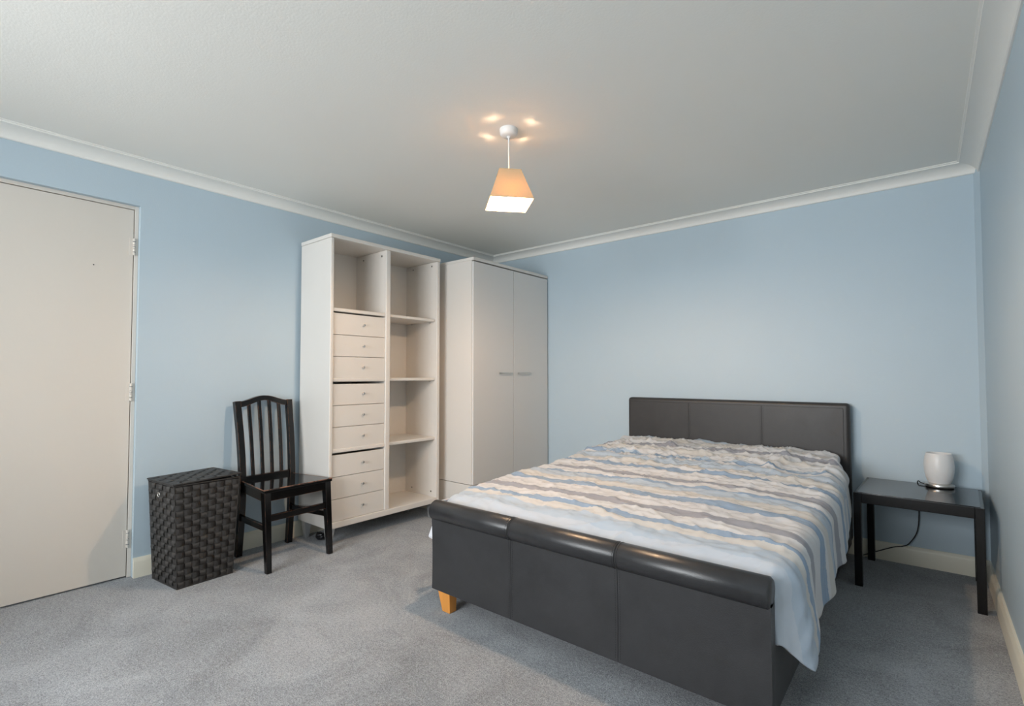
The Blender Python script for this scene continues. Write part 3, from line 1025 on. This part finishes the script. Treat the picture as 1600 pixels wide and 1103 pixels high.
mt = box('mattress', 1.528, 2.912, -2.020, -0.098, 0.242, 0.485, 'mattress', None, 0.035, 4)
tag(mt, 'pale mattress lying in the bed under the striped duvet', 'mattress')

# pillow, only its corner shows at the head of the bed
def pillow(x0, x1, y0, y1, zc, th, name, label):
    bm = bmesh.new()
    nx, ny = 28, 20
    g = {}
    for s in (1, -1):
        for i in range(nx + 1):
            for j in range(ny + 1):
                u, v = -1 + 2 * i / nx, -1 + 2 * j / ny
                edge = i in (0, nx) or j in (0, ny)
                if edge and s < 0:
                    g[s, i, j] = g[1, i, j]
                    continue
                h = th * ((1 - u ** 4) * (1 - v ** 4)) ** 0.5
                pin = 1 - 0.05 * (abs(u) ** 3 * (1 - v * v) + 0)
                x = (x0 + x1) / 2 + (x1 - x0) / 2 * u * (1 - 0.05 * (1 - v * v))
                y = (y0 + y1) / 2 + (y1 - y0) / 2 * v * (1 - 0.06 * (1 - u * u))
                z = zc + s * h + 0.006 * noise.noise((x * 9, y * 9, s))
                g[s, i, j] = bm.verts.new((x, y, z))
        for i in range(nx):
            for j in range(ny):
                bm.faces.new([g[s, i, j], g[s, i + 1, j], g[s, i + 1, j + 1], g[s, i, j + 1]])
    o = finish(name, bm, 'white_linen', None, 60)
    return tag(o, label, 'pillow')
pillow(2.23, 2.875, -0.50, -0.102, 0.535, 0.046, 'pillow', 'white pillow whose corner peeps out by the headboard near the lamp')

# hanging white sheet on the wardrobe side
bm = bmesh.new()
rows = []
nz = 14
path = [(1.448, -1.05 - 0.955 * k / 50, 1.0, 0.0) for k in range(51)]                 # x, y and outward direction
path += [(1.473 - 0.025 * cos(a * pi / 16), -2.005 - 0.025 * sin(a * pi / 16), cos(a * pi / 16), sin(a * pi / 16)) for a in range(1, 9)]
path += [(1.473 + 0.004 * k, -2.030, 0.0, 1.0) for k in range(1, 5)]
for q, (px, py, ox, oy) in enumerate(path):
    row = []
    arcl = (py + 1.05) + (px - 1.448)
    for k in range(nz + 1):
        v = k / nz
        z = 0.470 - v * (0.190 + 0.010 * sin(arcl * 23))
        flare = 0.078 * v + 0.010 * v * sin(arcl * 38 + 0.5) + 0.005 * v * sin(arcl * 71)
        row.append(bm.verts.new((px - max(ox, 0.55) * flare, py - oy * 0.006 * v, z)))
    rows.append(row)
for A, B in zip(rows, rows[1:]):
    for k in range(nz):
        bm.faces.new([A[k], A[k + 1], B[k + 1], B[k]])
shs = finish('bed_sheet', bm, 'white_linen', None, 60)
sm = shs.modifiers.new('thickness', 'SOLIDIFY'); sm.thickness = 0.002
tag(shs, 'white sheet edge hanging beside the foot of the bed near the bookcase', 'sheet')

# duvet ------------------------------------------------------------
def interp(tab, x):
    if x <= tab[0][0]:
        return tab[0][1]
    for (a, fa), (b, fb_) in zip(tab, tab[1:]):
        if x <= b:
            k = (x - a) / (b - a)
            k = k * k * (3 - 2 * k)
            return fa + (fb_ - fa) * k
    return tab[-1][1]
TOPZ = [(0.0, 0.598), (0.20, 0.592), (0.45, 0.578), (0.8, 0.556), (1.1, 0.540), (1.55, 0.532), (1.75, 0.522), (1.86, 0.500), (1.958, 0.455)]
XE = [(0.0, 2.885), (0.10, 2.900), (0.45, 2.975), (0.9, 3.000), (1.95, 2.992)]
RADT = [(0.0, 0.030), (0.45, 0.075)]
HEM = [(0.0, 0.500), (0.15, 0.455), (0.35, 0.400), (0.52, 0.360), (0.72, 0.300), (1.0, 0.290), (1.24, 0.285), (1.50, 0.246), (1.60, 0.243), (1.72, 0.262), (1.80, 0.204), (1.84, 0.190), (1.958, 0.290)]
def ridge(x, y, sx, sy, seed):
    n_ = noise.noise((x * sx, y * sy, seed))
    return 1 - min(1, abs(n_) * 2.6)
def duvet_pt(t, q):
    """t: metres from the head edge; q: 0..1 across, left hem to right hem"""
    zt, xe, hem = interp(TOPZ, t), interp(XE, t), interp(HEM, t)
    xl = 1.462
    RAD = interp(RADT, t)
    flat_l, flat_r = xl + RAD, xe - RAD
    arc = RAD * pi / 2
    hl = 0.10
    hr = max(0.02, zt - RAD - hem)
    Ltot = hl + arc + (flat_r - flat_l) + arc + hr
    s = q * Ltot
    nx_, nz_ = 0.0, 1.0
    y = -0.100 - t
    if s < hl:
        x, z = xl, zt - RAD - (hl - s)
        nx_, nz_ = -1, 0
        x -= 0.02 * (1 - s / hl)
    elif s < hl + arc:
        a = (s - hl) / RAD
        x, z = flat_l - RAD * cos(a), zt - RAD + RAD * sin(a)
        nx_, nz_ = -cos(a), sin(a)
    elif s < Ltot - hr - arc:
        x, z = flat_l + (s - hl - arc), zt
    elif s < Ltot - hr:
        a = (s - (Ltot - hr - arc)) / RAD
        x, z = flat_r + RAD * sin(a), zt - RAD + RAD * cos(a)
        nx_, nz_ = sin(a), cos(a)
    else:
        d = s - (Ltot - hr)
        x, z = xe + 0.012 * (d / max(hr, .05)), zt - RAD - d
        nx_, nz_ = 1, 0
    # broad puffiness
    u = (x - 2.22) / 0.76
    top_ = max(0.0, nz_)
    z += top_ * 0.014 * (1 - u * u)
    w = 0.0
    # pillows under the head end
    w += top_ * 0.012 * math.exp(-((t - 0.22) / 0.22) ** 2) * (cos((x - 2.22) * 2 * pi / 0.70) * -0.5 + 0.5)
    # creases: long ridges that run slantwise across the bed, stronger near the head
    amp = 0.5 + 0.9 * math.exp(-((t - 0.45) / 0.45) ** 2)
    side = min(1, max(0.0, nx_))
    c1 = ridge(x * 0.9 + t * 0.55, t - 0.16 * x, 2.3, 7.5, 1.7) ** 3
    c2 = ridge(x, t + 0.35 * x, 4.5, 10.0, 5.1) ** 4
    c3 = ridge(x - 0.5 * t, t, 7.0, 16.0, 9.4) ** 4
    w += top_ * amp * (0.016 * c1 + 0.012 * c2 + 0.008 * c3)
    w += top_ * 0.008 * noise.noise((x * 2.2, t * 3.1, 3.3))
    w += top_ * amp * 0.006 * ridge(x + 0.8 * t, t - 0.5 * x, 9.0, 22.0, 12.2) ** 3
    w += 0.0026 * noise.noise((x * 22 + z * 9, t * 26, 7.7)) + 0.0012 * noise.noise((x * 55 + z * 30, t * 60, 2.2))
    # short puckers across the stripes at the foot
    pk = math.exp(-((t - 1.76) / 0.10) ** 2)
    w += top_ * pk * 0.0045 * (noise.noise((x * 34, t * 5, 4.4)) + 0.5 * noise.noise((x * 11, t * 3, 8.0)))
    # hanging side: soft vertical folds growing towards the hem
    if nx_ > 0.01:
        d = (zt - z) / 0.30
        f = 0.010 * sin(t * 15.0 + 0.8 * sin(t * 5)) + 0.005 * sin(t * 37 + 1.0) + 0.012 * noise.noise((t * 6, z * 4, 1.0))
        gr = min(1.0, max(0.15, (t - 0.3) / 0.6))
        w += side * min(1.3, d) * (f + 0.004) * gr
        # loose corner flap at the foot: stands off the rail
        fl = math.exp(-((t - 1.82) / 0.07) ** 2)
        w += side * min(1.0, d) * fl * (0.020 + 0.020 * noise.noise((t * 16 + z * 9, z * 11, 6.0)) + 0.012 * ridge(t + 0.7 * z, z, 14, 6, 3.0) ** 3)
        y += side * fl * 0.010 * d
    x += nx_ * w
    z += nz_ * w
    # at the very foot the corner is pressed back against the bed
    if t > 1.86 and nx_ > 0.2:
        k = (t - 1.86) / 0.098
        x -= 0.050 * k * side
    return (x, y, z), (s - hl - arc)
NT, NQ = 230, 260
bm = bmesh.new()
uvl = bm.loops.layers.uv.new('cloth')
G, UVs = [], {}
TMAX = 1.958
for i in range(NT + 1):
    t = TMAX * i / NT
    row = []
    for j in range(NQ + 1):
        p, s = duvet_pt(t, j / NQ)
        v = bm.verts.new(p)
        UVs[v] = (s / 2.2, (t + 0.02) / 2.2)
        row.append(v)
    G.append(row)
for A, B in zip(G, G[1:]):
    for j in range(NQ):
        f = bm.faces.new([A[j], B[j], B[j + 1], A[j + 1]])
        for lp in f.loops:
            lp[uvl].uv = UVs[lp.vert]
du = finish('duvet', bm, 'duvet', None, 180)
sm = du.modifiers.new('thickness', 'SOLIDIFY'); sm.thickness = 0.014; sm.offset = -1
tag(du, 'blue, grey and cream striped duvet spread over the bed', 'duvet')

# ------------------------------------------------------------------ small side table
TZ = 0.479
tb = thing('side_table', 'small square black table between the bed and the right wall', 'table', (3.258, -0.305, 0), radians(-2.4))
hx, hy = 0.250, 0.258
for sx in (-1, 1):
    for sy in (-1, 1):
        x0, y0_ = sx * (hx - 0.017), sy * (hy - 0.017)
        box('leg', x0 - 0.017, x0 + 0.017, y0_ - 0.017, y0_ + 0.017, 0, TZ - 0.001, 'table_black', tb, 0.002)
for s in (-1, 1):
    box('apron', -hx + 0.034, hx - 0.034, s * (hy - 0.012) - 0.011, s * (hy - 0.012) + 0.011, TZ - 0.052, TZ - 0.0015, 'table_black', tb, 0.002)
    box('apron', s * (hx - 0.012) - 0.011, s * (hx - 0.012) + 0.011, -hy + 0.034, hy - 0.034, TZ - 0.052, TZ - 0.0015, 'table_black', tb, 0.002)
box('table_top', -hx + 0.014, hx - 0.014, -hy + 0.014, hy - 0.014, TZ - 0.016, TZ + 0.001, 'table_top', tb, 0.0015)

# ------------------------------------------------------------------ table lamp
TLX, TLY = 3.347, -0.125
tl = thing('table_lamp', 'small lamp with white rounded glass shade and steel base on the black table', 'lamp', (TLX, TLY, TZ + 0.001))
lathe('lamp_base', [(0, 0), (0.054, 0), (0.062, 0.004), (0.0645, 0.011), (0.062, 0.018), (0.054, 0.022), (0.048, 0.024), (0, 0.024)], 'steel', tl, 48)
prof = [(0.044, 0.022), (0.050, 0.030), (0.0585, 0.055), (0.0635, 0.085), (0.0650, 0.110), (0.0635, 0.140), (0.0595, 0.165), (0.0550, 0.180), (0.0535, 0.183),
        (0.0515, 0.181), (0.0555, 0.160), (0.0600, 0.120), (0.0595, 0.085), (0.0545, 0.055), (0.046, 0.032), (0.0, 0.027)]
lathe('lamp_shade', prof, 'lamp_glass', tl, 48, smooth=60)
pts = [(3.290, -0.110, TZ + 0.008), (3.268, -0.095, TZ + 0.010), (3.256, -0.055, TZ + 0.011), (3.252, -0.030, TZ - 0.03), (3.257, -0.026, 0.320), (3.247, -0.026, 0.201), (3.210, -0.027, 0.125),
       (3.178, -0.030, 0.102), (3.140, -0.030, 0.090), (3.058, -0.030, 0.047), (2.99, -0.040, 0.012), (2.962, -0.042, 0.006)]
tube('cord', [(p[0] - TLX, p[1] - TLY, p[2] - TZ - 0.001) for p in catmull(pts, 8)], 0.0028, 'black_plastic', tl, 8)

# ------------------------------------------------------------------ dark lump of cable under the bookcase
bm = bmesh.new()
pts = []
for k in range(120):
    a = k / 120 * 2 * pi * 6
    r = 0.024 + 0.006 * sin(k * 0.7)
    pts.append((r * cos(a), 0.8 * r * sin(a), 0.010 + 0.026 * (0.5 + 0.5 * sin(a * 0.37 + 1)) + 0.010 * k / 120))
add_tube(bm, pts, 0.006, 6)
cc = finish('cable_coil', bm, 'black_plastic', None, 50)
cc.location = (0.205, -1.935, 0.0)
tag(cc, 'small bundle of black cable on the carpet under the bookcase', 'cable')
